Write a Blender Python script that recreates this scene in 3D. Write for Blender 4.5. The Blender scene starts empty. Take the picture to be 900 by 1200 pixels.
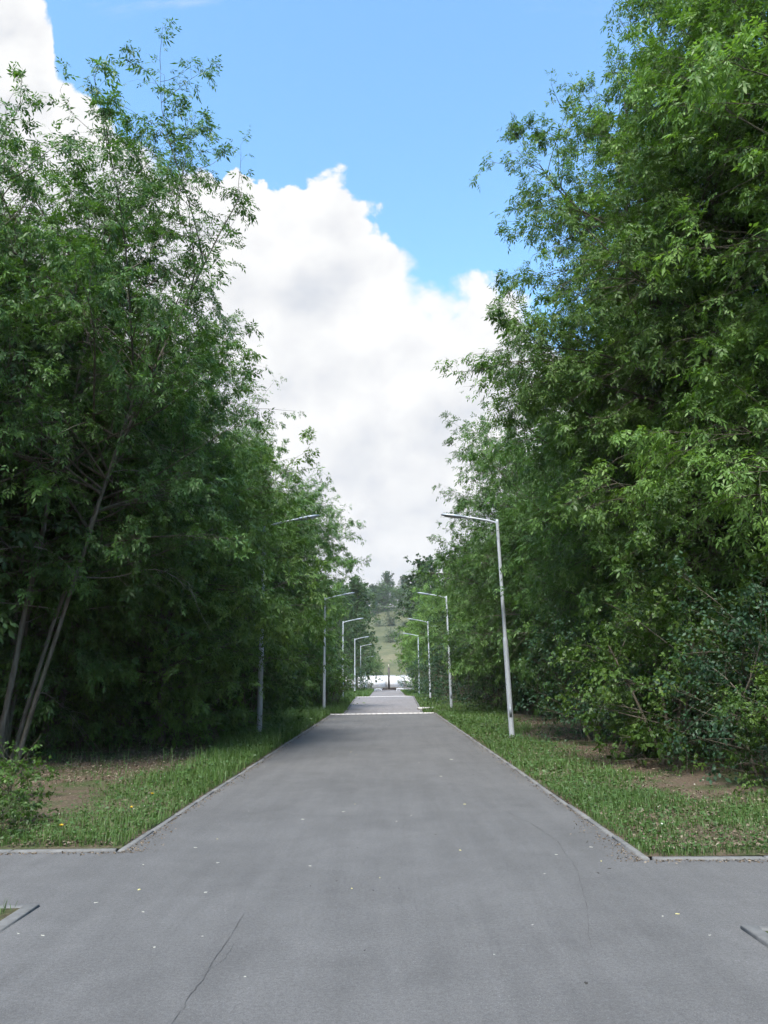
import bpy, math
import numpy as np

R = math.radians
scene = bpy.context.scene
col = scene.collection

# ------------------------------------------------------------------ camera
cam_d = bpy.data.cameras.new("camera")
cam = bpy.data.objects.new("camera", cam_d)
col.objects.link(cam)
cam_d.sensor_fit = 'VERTICAL'
cam_d.sensor_height = 36.0
cam_d.sensor_width = 27.0
cam_d.lens = 27.0
cam_d.clip_start = 0.05
cam_d.clip_end = 3000
from mathutils import Matrix
PITCH = math.atan(196 / 900)
cam.matrix_world = (Matrix.Translation((0, 0, 1.6))
                    @ Matrix.Rotation(R(90) + PITCH, 4, 'X')
                    @ Matrix.Rotation(R(-0.7), 4, 'Z'))
scene.camera = cam

# ------------------------------------------------------------------ light
SUN_EL, SUN_AZ = 57.0, 194.0          # azimuth clockwise from +Y: behind the viewer, to the left
sun_d = bpy.data.lights.new("sun", 'SUN')
sun_d.energy = 2.8
sun_d.angle = R(16)
sun_d.color = (1.0, 0.955, 0.88)
sun = bpy.data.objects.new("sun", sun_d)
col.objects.link(sun)
sun.location = (-20, -30, 60)
sun.rotation_euler = (R(90 - SUN_EL), 0, R(180 - SUN_AZ))

world = bpy.data.worlds.new("World")
scene.world = world
world.use_nodes = True


def build_sky():
    nt = world.node_tree
    nt.nodes.clear()
    N, L = nt.nodes.new, nt.links.new

    def val(sock, v):
        if hasattr(v, 'is_linked') or isinstance(v, bpy.types.NodeSocket):
            L(v, sock)
        else:
            sock.default_value = v

    def m(op, a, b=0.0, c=None, clamp=False):
        n = N('ShaderNodeMath')
        n.operation = op
        n.use_clamp = clamp
        val(n.inputs[0], a)
        val(n.inputs[1], b)
        if c is not None:
            val(n.inputs[2], c)
        return n.outputs[0]

    def rng(x, a, b, c=0.0, d=1.0):
        n = N('ShaderNodeMapRange')
        n.interpolation_type = 'SMOOTHSTEP'
        val(n.inputs['Value'], x)
        val(n.inputs['From Min'], a)
        val(n.inputs['From Max'], b)
        val(n.inputs['To Min'], c)
        val(n.inputs['To Max'], d)
        return n.outputs['Result']

    def comb(x, y, z=0.0):
        n = N('ShaderNodeCombineXYZ')
        val(n.inputs[0], x)
        val(n.inputs[1], y)
        val(n.inputs[2], z)
        return n.outputs[0]

    def noise(vec, scale, detail=6.0, rough=0.55, dist=0.0, lac=2.0):
        n = N('ShaderNodeTexNoise')
        n.noise_dimensions = '3D'
        L(vec, n.inputs['Vector'])
        n.inputs['Scale'].default_value = scale
        n.inputs['Detail'].default_value = detail
        n.inputs['Roughness'].default_value = rough
        n.inputs['Distortion'].default_value = dist
        n.inputs['Lacunarity'].default_value = lac
        return n.outputs[0]

    def voro(vec, scale, smooth=0.6, detail=2.0):
        n = N('ShaderNodeTexVoronoi')
        n.feature = 'SMOOTH_F1'
        n.normalize = False
        L(vec, n.inputs['Vector'])
        n.inputs['Scale'].default_value = scale
        n.inputs['Smoothness'].default_value = smooth
        n.inputs['Detail'].default_value = detail
        n.inputs['Roughness'].default_value = 0.5
        return n.outputs['Distance']

    tc = N('ShaderNodeTexCoord')
    sep = N('ShaderNodeSeparateXYZ')
    L(tc.outputs['Generated'], sep.inputs[0])
    X, Y, Z = sep.outputs
    ay = m('MAXIMUM', m('ABSOLUTE', Y), 0.12)
    u = m('DIVIDE', X, ay)
    v = m('DIVIDE', Z, ay)
    uv = comb(u, v, 0.0)
    # warp so that the outline curls
    w1 = noise(uv, 7.0, 3.0, 0.5)
    wu = m('ADD', u, m('MULTIPLY', m('SUBTRACT', w1, 0.5), 0.06))
    p = comb(wu, v, 1.83)

    # upper edge of the big cumulus bank, as elevation against bearing
    fc = N('ShaderNodeFloatCurve')
    cu = fc.mapping.curves[0]
    pts = [(-1.2, 1.35), (-.60, 1.16), (-.505, 1.02), (-.485, .91), (-.377, .826), (-.30, .775), (-.259, .763), (-.225, .725), (-.183, .738),
           (-.155, .712), (-.132, .732), (-.057, .730), (-.007, .652), (.020, .622), (.032, .598), (.06, .578), (.11, .566), (.145, .575), (.19, .535),
           (.23, .495), (.52, .31), (1.2, .22)]
    pts = [((a + 1.2) / 2.4, b / 1.4) for a, b in pts]
    cu.points[0].location = pts[0]
    cu.points[1].location = pts[-1]
    for q in pts[1:-1]:
        cu.points.new(*q)
    for q in cu.points:
        q.handle_type = 'AUTO_CLAMPED'
    fc.mapping.update()
    L(m('DIVIDE', m('ADD', u, 1.2), 2.4, clamp=True), fc.inputs['Value'])
    edge = m('MULTIPLY', fc.outputs[0], 1.4)

    b1 = voro(p, 11.0, 0.35, 4.0)
    b2 = noise(p, 18.0, 9.0, 0.68)
    puff = m('ADD', m('MULTIPLY', m('SUBTRACT', 0.40, b1), 0.085), m('MULTIPLY', m('SUBTRACT', b2, 0.5), 0.09))
    d = m('SUBTRACT', m('ADD', m('ADD', edge, 0.03), puff), v)
    soft = rng(noise(p, 5.0, 2.0, 0.5), 0.35, 0.7, 0.007, 0.04)
    mask = rng(m('DIVIDE', d, soft), -0.25, 1.0)
    # thin stray wisps high up
    wq = comb(m('MULTIPLY', u, 1.0), m('MULTIPLY', v, 2.2), 2.0)
    wisp = m('MULTIPLY', rng(noise(wq, 3.2, 7.0, 0.6, 0.3), 0.56, 0.75), rng(v, 0.97, 1.12))
    mask = m('MAXIMUM', mask, m('MULTIPLY', wisp, 0.9))

    # light and shade inside the bank
    sv = comb(m('ADD', wu, -0.03), m('ADD', v, 0.04), 1.83)

    def height(q):
        return m('ADD', m('MULTIPLY', m('SUBTRACT', 0.5, voro(q, 7.0, 0.4, 4.5)), 1.0), m('MULTIPLY', noise(q, 5.0, 8.0, 0.55), .8))
    rel = m('SUBTRACT', height(p), height(sv))
    broad = noise(comb(m('MULTIPLY', wu, 0.8), m('MULTIPLY', v, 1.4), 5.1), 4.2, 5.0, 0.55)
    low = noise(comb(m('MULTIPLY', wu, 1.0), m('MULTIPLY', v, 3.4), 9.3), 4.0, 6.0, 0.55)
    lit = m('ADD', 0.765, m('MULTIPLY', rel, .72))
    lit = m('ADD', lit, m('MULTIPLY', m('SUBTRACT', broad, 0.5), .55))
    lowk = rng(v, 0.42, 0.12)
    lit = m('SUBTRACT', lit, m('MULTIPLY', lowk, m('ADD', 0.02, m('MULTIPLY', m('SUBTRACT', low, 0.45), 1.4))))
    rim = rng(d, 0.16, 0.0)
    lit = m('ADD', lit, m('MULTIPLY', rim, 0.22), clamp=True)
    cr = N('ShaderNodeValToRGB')
    e = cr.color_ramp.elements
    e[0].position, e[0].color = 0.0, (0.60, 0.65, 0.73, 1)
    e[1].position, e[1].color = 1.0, (1.02, 1.02, 1.02, 1)
    q = e.new(0.35); q.color = (0.755, 0.785, 0.84, 1)
    q = e.new(0.65); q.color = (0.89, 0.90, 0.925, 1)
    L(lit, cr.inputs[0])

    sky = N('ShaderNodeTexSky')
    sky.sky_type = 'NISHITA'
    sky.sun_disc = False
    sky.sun_elevation = R(SUN_EL)
    sky.sun_rotation = R(SUN_AZ)
    sky.air_density = 1.0
    sky.dust_density = 0.3
    sky.ozone_density = 1.0
    bg1 = N('ShaderNodeBackground')
    tn = N('ShaderNodeMix')
    tn.data_type = 'RGBA'
    tn.blend_type = 'MULTIPLY'
    tn.inputs[0].default_value = 1.0
    L(sky.outputs[0], tn.inputs[6])
    tn.inputs[7].default_value = (.74, .96, 1.0, 1)
    L(tn.outputs[2], bg1.inputs[0])
    bg1.inputs[1].default_value = SKY_STRENGTH
    bg2 = N('ShaderNodeBackground')
    L(cr.outputs[0], bg2.inputs[0])
    bg2.inputs[1].default_value = 0.355
    mix = N('ShaderNodeMixShader')
    L(mask, mix.inputs[0])
    L(bg1.outputs[0], mix.inputs[1])
    L(bg2.outputs[0], mix.inputs[2])
    out = N('ShaderNodeOutputWorld')
    L(mix.outputs[0], out.inputs[0])


SKY_STRENGTH = 0.15
build_sky()
world.cycles.sampling_method = 'MANUAL'
world.cycles.sample_map_resolution = 512
scene.view_settings.view_transform = 'Standard'
scene.view_settings.look = 'None'
scene.view_settings.exposure = 1.5
scene.view_settings.gamma = 1.0
scene.cycles.max_bounces = 3
scene.cycles.diffuse_bounces = 1
scene.cycles.glossy_bounces = 2
scene.cycles.transmission_bounces = 1
scene.cycles.transparent_max_bounces = 3
scene.cycles.use_denoising = True
scene.cycles.use_adaptive_sampling = True
scene.cycles.adaptive_threshold = 0.04
scene.cycles.caustics_reflective = False
scene.cycles.caustics_refractive = False

# ------------------------------------------------------------------ helpers
rs = np.random.default_rng(7)


def unit(a):
    return a / np.maximum(np.linalg.norm(a, axis=-1, keepdims=True), 1e-9)


class Geo:
    """collects vertices and triangles / quads, becomes one mesh"""
    def __init__(self):
        self.v, self.t, self.q, self.tt, self.qt, self.n = [], [], [], [], [], 0

    def add(self, v, tri=None, quad=None, tint=None):
        v = np.asarray(v, float).reshape(-1, 3)
        if tri is not None and len(tri):
            tri = np.asarray(tri, int).reshape(-1, 3)
            self.t.append(tri + self.n)
            self.tt.append(np.full(len(tri), .5) if tint is None else np.broadcast_to(tint, len(tri)))
        if quad is not None and len(quad):
            quad = np.asarray(quad, int).reshape(-1, 4)
            self.q.append(quad + self.n)
            self.qt.append(np.full(len(quad), .5) if tint is None else np.broadcast_to(tint, len(quad)))
        self.v.append(v)
        self.n += len(v)
        return self

    def box(self, x0, x1, y0, y1, z0, z1):
        v = [(x, y, z) for z in (z0, z1) for y in (y0, y1) for x in (x0, x1)]
        return self.add(v, quad=[(0, 2, 3, 1), (4, 5, 7, 6), (0, 1, 5, 4), (2, 6, 7, 3), (0, 4, 6, 2), (1, 3, 7, 5)])

    def mesh(self, name, mat, smooth=False):
        V = np.concatenate(self.v) if self.v else np.zeros((0, 3))
        T = np.concatenate(self.t) if self.t else np.zeros((0, 3), int)
        Q = np.concatenate(self.q) if self.q else np.zeros((0, 4), int)
        tint = np.concatenate(self.tt + self.qt) if (self.tt or self.qt) else np.zeros(0)
        me = bpy.data.meshes.new(name)
        me.vertices.add(len(V))
        me.vertices.foreach_set('co', V.astype(np.float32).ravel())
        nl = 3 * len(T) + 4 * len(Q)
        me.loops.add(nl)
        me.loops.foreach_set('vertex_index', np.concatenate([T.ravel(), Q.ravel()]).astype(np.int32))
        me.polygons.add(len(T) + len(Q))
        st = np.concatenate([np.arange(len(T)) * 3, 3 * len(T) + np.arange(len(Q)) * 4]).astype(np.int32)
        me.polygons.foreach_set('loop_start', st)
        if smooth:
            me.polygons.foreach_set('use_smooth', np.ones(len(st), bool))
        me.update(calc_edges=True)
        at = me.attributes.new('tint', 'FLOAT', 'FACE')
        at.data.foreach_set('value', tint.astype(np.float32))
        me.validate()
        if mat:
            me.materials.append(mat)
        return me


def obj(name, me, parent=None, **props):
    o = bpy.data.objects.new(name, me)
    col.objects.link(o)
    if parent:
        o.parent = parent
    for k, v in props.items():
        o[k] = v
    return o


def thing(name, label, cat, loc=(0, 0, 0), rotz=0.0, scale=1.0, group=None):
    o = bpy.data.objects.new(name, None)
    o.empty_display_size = 0.2
    col.objects.link(o)
    o.location = loc
    o.rotation_euler = (0, 0, rotz)
    o.scale = (scale,) * 3 if np.isscalar(scale) else scale
    o['label'] = label
    o['category'] = cat
    if group:
        o['group'] = group
    return o


def tubes(g, pts, rad, sides, tint=None, cap=False):
    """pts (M,n,3), rad (M,n): M tubes at once"""
    pts = np.asarray(pts, float)
    M, n, _ = pts.shape
    tan = np.gradient(pts, axis=1)
    tan = unit(tan)
    ref = np.where(np.abs(tan[:, :1, 2:3]) > 0.9, np.array([1., 0, 0]), np.array([0, 0, 1.]))
    ref = np.broadcast_to(ref, tan.shape)
    a = unit(np.cross(tan, ref))
    b = np.cross(tan, a)
    th = np.arange(sides) * 2 * math.pi / sides
    ring = (pts[:, :, None] + rad[:, :, None, None] * (a[:, :, None] * np.cos(th)[:, None] + b[:, :, None] * np.sin(th)[:, None]))
    idx = np.arange(M * n * sides).reshape(M, n, sides)
    i0, i1 = idx[:, :-1], idx[:, 1:]
    q = np.stack([i0, np.roll(i0, -1, 2), np.roll(i1, -1, 2), i1], -1).reshape(-1, 4)
    V = ring.reshape(-1, 3)
    g.add(V, quad=q, tint=tint)
    if cap:
        base = g.n
        for mi in range(M):
            for k in (0, n - 1):
                c = g.n
                g.add(pts[mi, k:k + 1])
                r_ = idx[mi, k] + base - M * n * sides - 0
                tri = [(r_[j], r_[(j + 1) % sides], c) if k else (r_[(j + 1) % sides], r_[j], c) for j in range(sides)]
                g.t.append(np.array(tri, int))
                g.tt.append(np.full(sides, .5))
                base = g.n - (g.n - base)
    return g


def lathe(g, prof, sides=16, tint=None):
    """prof: list of (r, z)"""
    th = np.arange(sides) * 2 * math.pi / sides
    V = np.array([[(r * math.cos(t), r * math.sin(t), z) for t in th] for r, z in prof])
    idx = np.arange(len(prof) * sides).reshape(len(prof), sides)
    i0, i1 = idx[:-1], idx[1:]
    q = np.stack([i0, np.roll(i0, -1, 1), np.roll(i1, -1, 1), i1], -1).reshape(-1, 4)
    return g.add(V.reshape(-1, 3), quad=q, tint=tint)


def noise2(x, y, seed=0, sc=1.0):
    """cheap smooth value in -1..1"""
    r = np.random.default_rng(seed)
    out = 0
    amp = 0
    for k in range(7):
        a = r.uniform(0, 6.28)
        f = sc * r.uniform(.5, 2.2)
        w = 1 / (.6 + f / sc)
        out = out + w * np.sin(f * (x * math.cos(a) + y * math.sin(a)) + r.uniform(0, 6.28))
        amp += w
    return out / amp * 1.7


# ------------------------------------------------------------------ materials
def mat(name):
    ma = bpy.data.materials.new(name)
    ma.use_nodes = True
    nt = ma.node_tree
    bs = nt.nodes['Principled BSDF']
    return ma, nt, bs


def ramp(nt, src, stops):
    cr = nt.nodes.new('ShaderNodeValToRGB')
    e = cr.color_ramp.elements
    e[0].position, e[0].color = stops[0][0], (*stops[0][1], 1)
    e[1].position, e[1].color = stops[-1][0], (*stops[-1][1], 1)
    for p_, c in stops[1:-1]:
        q = e.new(p_)
        q.color = (*c, 1)
    nt.links.new(src, cr.inputs[0])
    return cr.outputs[0]


def tex(nt, kind, scale, **kw):
    n = nt.nodes.new(kind)
    n.inputs['Scale'].default_value = scale
    for k, v in kw.items():
        n.inputs[k].default_value = v
    tc = nt.nodes.get('tc') or nt.nodes.new('ShaderNodeTexCoord')
    tc.name = 'tc'
    nt.links.new(tc.outputs['Object'], n.inputs['Vector'])
    return n


def mixc(nt, fac, a, b, mode='MIX'):
    n = nt.nodes.new('ShaderNodeMix')
    n.data_type = 'RGBA'
    n.blend_type = mode
    for s, v in ((n.inputs[0], fac), (n.inputs[6], a), (n.inputs[7], b)):
        if isinstance(v, bpy.types.NodeSocket):
            nt.links.new(v, s)
        elif np.isscalar(v):
            s.default_value = v
        else:
            s.default_value = (*v, 1)
    return n.outputs[2]


def bump(nt, bs, h, strength, dist):
    b = nt.nodes.new('ShaderNodeBump')
    b.inputs['Strength'].default_value = strength
    b.inputs['Distance'].default_value = dist
    nt.links.new(h, b.inputs['Height'])
    nt.links.new(b.outputs[0], bs.inputs['Normal'])


def leaf_mat(name, dark, mid, light, trans=0.35, rough=0.5, spec=0.35, vary=0.25):
    ma, nt, bs = mat(name)
    at = nt.nodes.new('ShaderNodeAttribute')
    at.attribute_name = 'tint'
    c = ramp(nt, at.outputs['Fac'], [(0, dark), (.55, mid), (1, light)])
    oi = nt.nodes.new('ShaderNodeObjectInfo')
    hs = nt.nodes.new('ShaderNodeHueSaturation')
    mr = nt.nodes.new('ShaderNodeMapRange')
    nt.links.new(oi.outputs['Random'], mr.inputs['Value'])
    mr.inputs['To Min'].default_value = 1 - vary
    mr.inputs['To Max'].default_value = 1 + vary
    nt.links.new(mr.outputs[0], hs.inputs['Value'])
    nt.links.new(c, hs.inputs['Color'])
    c = hs.outputs[0]
    nt.links.new(c, bs.inputs['Base Color'])
    bs.inputs['Roughness'].default_value = rough
    bs.inputs['Specular IOR Level'].default_value = spec
    tr = nt.nodes.new('ShaderNodeBsdfTranslucent')
    tcol = mixc(nt, 1.0, c, (1.15, 1.25, 0.45), 'MULTIPLY')
    nt.links.new(tcol, tr.inputs[0])
    mx = nt.nodes.new('ShaderNodeMixShader')
    mx.inputs[0].default_value = trans
    nt.links.new(bs.outputs[0], mx.inputs[1])
    nt.links.new(tr.outputs[0], mx.inputs[2])
    nt.links.new(mx.outputs[0], nt.nodes['Material Output'].inputs[0])
    return ma


M_LEAF = leaf_mat('maple_leaves', (.043, .092, .025), (.076, .156, .037), (.132, .242, .057))
M_LEAF_L = leaf_mat('fresh_leaves', (.060, .124, .028), (.108, .203, .044), (.185, .306, .073))
M_LEAF_D = leaf_mat('dark_wood_leaves', (.030, .062, .024), (.045, .092, .032), (.070, .130, .042))  # darker green for the deeper wood trees and poplars
M_LEAF_B = leaf_mat('bluish_bush_leaves', (.024, .055, .030), (.035, .080, .040), (.055, .110, .055))
M_LEAF_Y = leaf_mat('young_maple_leaves', (.040, .090, .018), (.064, .130, .022), (.120, .205, .032))
M_GRASS = leaf_mat('grass_blades', (.048, .098, .026), (.080, .152, .036), (.140, .208, .066), trans=.3)
M_WEED = leaf_mat('weed_leaves', (.045, .095, .030), (.070, .140, .040), (.110, .195, .060), trans=.3)


def bark_mat(name, c0, c1):
    ma, nt, bs = mat(name)
    n = tex(nt, 'ShaderNodeTexNoise', 9.0, Detail=6.0, Roughness=0.65)
    mp = nt.nodes.new('ShaderNodeMapping')
    mp.inputs['Scale'].default_value = (1.6, 1.6, .22)
    nt.links.new(nt.nodes['tc'].outputs['Object'], mp.inputs[0])
    nt.links.new(mp.outputs[0], n.inputs['Vector'])
    n2 = tex(nt, 'ShaderNodeTexNoise', 1.3, Detail=3.0)
    c = ramp(nt, n.outputs[0], [(.3, c0), (.72, c1)])
    c = mixc(nt, ramp(nt, n2.outputs[0], [(.45, (0, 0, 0)), (.7, (.5, .5, .5))]), c, (.10, .12, .07))
    nt.links.new(c, bs.inputs['Base Color'])
    bs.inputs['Roughness'].default_value = .9
    bs.inputs['Specular IOR Level'].default_value = .15
    bump(nt, bs, n.outputs[0], .9, .03)
    return ma


M_BARK = bark_mat('grey_bark', (.075, .065, .052), (.23, .205, .17))
M_TWIG = bark_mat('twig_bark', (.07, .06, .045), (.16, .14, .11))
M_DEAD = bark_mat('dead_wood', (.16, .145, .125), (.34, .31, .27))


def asphalt_mat(name, base):
    ma, nt, bs = mat(name)
    b = np.array(base)

    def k(v):
        return (v,) * 3
    fine = tex(nt, 'ShaderNodeTexNoise', 120.0, Detail=4.0, Roughness=.8)
    grain = tex(nt, 'ShaderNodeTexNoise', 38.0, Detail=5.0, Roughness=.8)
    big = tex(nt, 'ShaderNodeTexNoise', .45, Detail=6.0, Roughness=.62)
    mid = tex(nt, 'ShaderNodeTexNoise', 2.6, Detail=9.0, Roughness=.72, Distortion=.8)
    streak = tex(nt, 'ShaderNodeTexNoise', 2.6, Detail=6.0, Roughness=.65)
    mp = nt.nodes.new('ShaderNodeMapping')
    mp.inputs['Scale'].default_value = (1.6, .12, 1)
    nt.links.new(nt.nodes['tc'].outputs['Object'], mp.inputs[0])
    nt.links.new(mp.outputs[0], streak.inputs['Vector'])
    c = ramp(nt, big.outputs[0], [(.32, tuple(b * .88)), (.5, tuple(b)), (.68, tuple(b * 1.11))])
    c = mixc(nt, 1.0, c, ramp(nt, mid.outputs[0], [(.28, k(.90)), (.5, k(1)), (.74, k(1.11))]), 'MULTIPLY')
    c = mixc(nt, 1.0, c, ramp(nt, streak.outputs[0], [(.3, k(.90)), (.7, k(1.10))]), 'MULTIPLY')
    c = mixc(nt, 1.0, c, ramp(nt, grain.outputs[0], [(.28, k(.70)), (.5, k(1)), (.75, k(1.3))]), 'MULTIPLY')
    c = mixc(nt, 1.0, c, ramp(nt, fine.outputs[0], [(.28, k(.55)), (.5, k(1)), (.75, k(1.45))]), 'MULTIPLY')
    # worn places where pale stone shows through the binder
    grit = tex(nt, 'ShaderNodeTexVoronoi', 55.0)
    wear = tex(nt, 'ShaderNodeTexNoise', 1.3, Detail=7.0, Roughness=.72)
    sp = ramp(nt, grit.outputs['Distance'], [(.0, k(1)), (.22, k(0))])
    spm = mixc(nt, 1.0, sp, ramp(nt, wear.outputs[0], [(.48, k(.12)), (.66, k(1))]), 'MULTIPLY')
    c = mixc(nt, spm, c, tuple(np.minimum(b * 2.5, .6)))
    # dark old stains with a shape of their own
    st = tex(nt, 'ShaderNodeTexNoise', .9, Detail=9.0, Roughness=.72, Distortion=1.6)
    c = mixc(nt, ramp(nt, st.outputs[0], [(.58, k(0)), (.72, k(.28))]), c, tuple(b * .55))
    nt.links.new(c, bs.inputs['Base Color'])
    bs.inputs['Roughness'].default_value = .82
    bs.inputs['Specular IOR Level'].default_value = .3
    bump(nt, bs, grain.outputs[0], .6, .006)
    return ma


M_ASPH = asphalt_mat('old_asphalt', (.107, .106, .106))
M_PAVE = asphalt_mat('pale_paving', (.190, .180, .182))


def plain(name, c, rough=.6, metal=0.0, var=.12, sc=6.0, spec=.4, bmp=0.0):
    ma, nt, bs = mat(name)
    n = tex(nt, 'ShaderNodeTexNoise', sc, Detail=6.0, Roughness=.65)
    c = np.array(c)
    cc = ramp(nt, n.outputs[0], [(.25, tuple(c * (1 - var))), (.75, tuple(np.minimum(c * (1 + var), 1)))])
    nt.links.new(cc, bs.inputs['Base Color'])
    bs.inputs['Roughness'].default_value = rough
    bs.inputs['Metallic'].default_value = metal
    bs.inputs['Specular IOR Level'].default_value = spec
    if bmp:
        bump(nt, bs, n.outputs[0], bmp, .01)
    return ma


M_KERB = plain('kerb_concrete', (.155, .155, .152), .9, var=.28, sc=14, spec=.2, bmp=.4)
M_BAND = plain('white_band_concrete', (.62, .60, .60), .85, var=.2, sc=9, spec=.2)
M_POLE = plain('painted_steel_pole', (.50, .54, .585), .45, 0.1, var=.10, sc=3)
M_HEAD = plain('lamp_housing', (.30, .34, .39), .4, 0.3, var=.08)
M_LENS = plain('lamp_lens', (.55, .56, .56), .25, var=.05)
M_WALL = plain('white_fence_paint', (.80, .80, .80), .7, var=.05, sc=1.0)
M_FPOST = plain('grey_fence_post', (.42, .43, .45), .6, var=.1)
M_DARK = plain('dark_brown_steel', (.055, .045, .042), .5, var=.2)
M_TIP = plain('pale_tip', (.55, .50, .40), .6)
M_SLAB = plain('pale_slab', (.48, .47, .46), .9, var=.2, sc=8)
M_CRACK = plain('crack_tar', (.075, .074, .074), .95, var=.3, sc=30, spec=.1)


def ground_mat():
    ma, nt, bs = mat('verge_soil')
    n1 = tex(nt, 'ShaderNodeTexNoise', 1.4, Detail=7.0, Roughness=.65)
    n2 = tex(nt, 'ShaderNodeTexNoise', 26.0, Detail=5.0, Roughness=.7)
    n3 = tex(nt, 'ShaderNodeTexVoronoi', 38.0)
    soil = ramp(nt, n2.outputs[0], [(.3, (.055, .042, .032)), (.55, (.115, .088, .064)), (.8, (.20, .16, .115))])
    soil = mixc(nt, ramp(nt, n3.outputs['Distance'], [(.1, (.4,) * 3), (.22, (0,) * 3)]), soil, (.22, .16, .11))
    green = ramp(nt, n2.outputs[0], [(.3, (.028, .045, .016)), (.75, (.075, .105, .038))])
    c = mixc(nt, ramp(nt, n1.outputs[0], [(.46, (0,) * 3), (.60, (.85,) * 3)]), soil, green)
    nt.links.new(c, bs.inputs['Base Color'])
    bs.inputs['Roughness'].default_value = .95
    bs.inputs['Specular IOR Level'].default_value = .1
    bump(nt, bs, n2.outputs[0], .8, .03)
    return ma


M_SOIL = ground_mat()


def hill_mat():
    ma, nt, bs = mat('hill_meadow')
    n1 = tex(nt, 'ShaderNodeTexNoise', .05, Detail=8.0, Roughness=.65)
    n2 = tex(nt, 'ShaderNodeTexNoise', .6, Detail=6.0, Roughness=.7)
    c = ramp(nt, n1.outputs[0], [(.35, (.070, .082, .042)), (.55, (.108, .114, .060)), (.7, (.170, .155, .092))])
    c = mixc(nt, 1.0, c, ramp(nt, n2.outputs[0], [(.3, (.7,) * 3), (.7, (1.2,) * 3)]), 'MULTIPLY')
    nt.links.new(c, bs.inputs['Base Color'])
    bs.inputs['Roughness'].default_value = .95
    bs.inputs['Specular IOR Level'].default_value = .1
    return ma


M_HILL = hill_mat()

# ------------------------------------------------------------------ setting: ground, paths, kerbs
def sheet(x0, x1, y0, y1, z, nx=1, ny=1):
    g = Geo()
    xs = np.linspace(x0, x1, nx + 1)
    ys = np.linspace(y0, y1, ny + 1)
    Xg, Yg = np.meshgrid(xs, ys)
    Zg = np.full_like(Xg, z)
    idx = np.arange(Xg.size).reshape(Xg.shape)
    q = np.stack([idx[:-1, :-1], idx[:-1, 1:], idx[1:, 1:], idx[1:, :-1]], -1).reshape(-1, 4)
    return Xg, Yg, Zg, q


def poly(pts, z):
    g = Geo()
    v = [(x, y, z) for x, y in pts]
    if len(v) == 4:
        g.add(v, quad=[(0, 1, 2, 3)])
    else:
        g.add(v, tri=[(0, i, i + 1) for i in range(1, len(v) - 1)])
    return g


def structure(name, me):
    return obj(name, me, kind='structure')


structure('ground', poly([(-900, -600), (900, -600), (900, 1800), (-900, 1800)], -0.02).mesh('ground', M_SOIL))

XL, XR = -2.56, 2.27           # edges of the main path
structure('path', poly([(XL, -14), (XR, -14), (XR, 37.45), (XL, 37.05)], 0.0).mesh('path', M_ASPH))
# cross path, slightly askew
structure('cross_path', poly([(XL, 6.13), (XL, 7.96), (-26, 8.0), (-26, 6.0)], 0.0).mesh('cross_path_west', M_ASPH))
structure('cross_path', poly([(XR, 5.42), (26, 5.0), (26, 6.35), (XR, 7.34)], 0.0).mesh('cross_path_east', M_ASPH))
# pale band across and the paler path beyond it
g = Geo()
nb = 20
for i in range(nb):
    xa, xb = XL - .1 + i * (4.93 / nb), XL - .1 + (i + 1) * (4.93 / nb) - .012
    sk = .4 * (xa - XL) / 4.83
    g.box(xa, xb, 37.1 + sk, 37.36 + sk, -.02, .035)
structure('paving_band', g.mesh('paving_band', M_BAND))
structure('far_path', poly([(-1.95, 37.42), (1.66, 37.70), (2.52, 74.6), (-2.78, 73.9)], 0.004).mesh('far_path', M_PAVE))
g = Geo()
for i in range(21):
    xa, xb = -2.85 + i * .257, -2.85 + (i + 1) * .257 - .012
    g.box(xa, xb, 74.0 + .13 * (i / 21) * 5, 74.4 + .13 * (i / 21) * 5, -.02, .03)
structure('paving_band', g.mesh('paving_band_far', M_BAND))
structure('far_path', poly([(-1.62, 74.9), (1.85, 74.9), (2.1, 112), (-1.75, 112)], 0.004).mesh('far_path_end', M_PAVE))
structure('square', poly([(-40, 112), (40, 112), (40, 146), (-40, 146)], 0.002).mesh('square', M_PAVE))


def kerb_run(p0, p1, w=.062, top=.016, seg=1.0, side=1):
    """a row of kerbstones from p0 to p1, lying on the left (side=1) or right of the line"""
    p0, p1 = np.array(p0, float), np.array(p1, float)
    L_ = np.linalg.norm(p1 - p0)
    d = (p1 - p0) / L_
    nrm = np.array([-d[1], d[0]]) * side
    g = Geo()
    n = max(1, int(round(L_ / seg)))
    for i in range(n):
        a = p0 + d * (L_ * i / n + .004)
        b = p0 + d * (L_ * (i + 1) / n - .004)
        j = rs.normal(0, .004, 2)
        dz = rs.normal(0, .004)
        c = .008
        lay = []
        for zz, ins in ((-.05, 0), (top + dz - c, 0), (top + dz, c)):
            lay.append([(*(a + nrm * (ins + j[0]) + d * ins), zz), (*(b + nrm * (ins + j[1]) - d * ins), zz),
                        (*(b + nrm * (w - ins + j[1]) - d * ins), zz), (*(a + nrm * (w - ins + j[0]) + d * ins), zz)])
        v = [q for l in lay for q in l]
        qd = [(8, 9, 10, 11)]
        for k in (0, 4):
            for e in range(4):
                f = (e + 1) % 4
                qd.append((k + e, k + f, k + 4 + f, k + 4 + e))
        g.add(v, quad=qd if side > 0 else [q[::-1] for q in qd])
    return structure('kerb', g.mesh('kerb', M_KERB))


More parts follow.
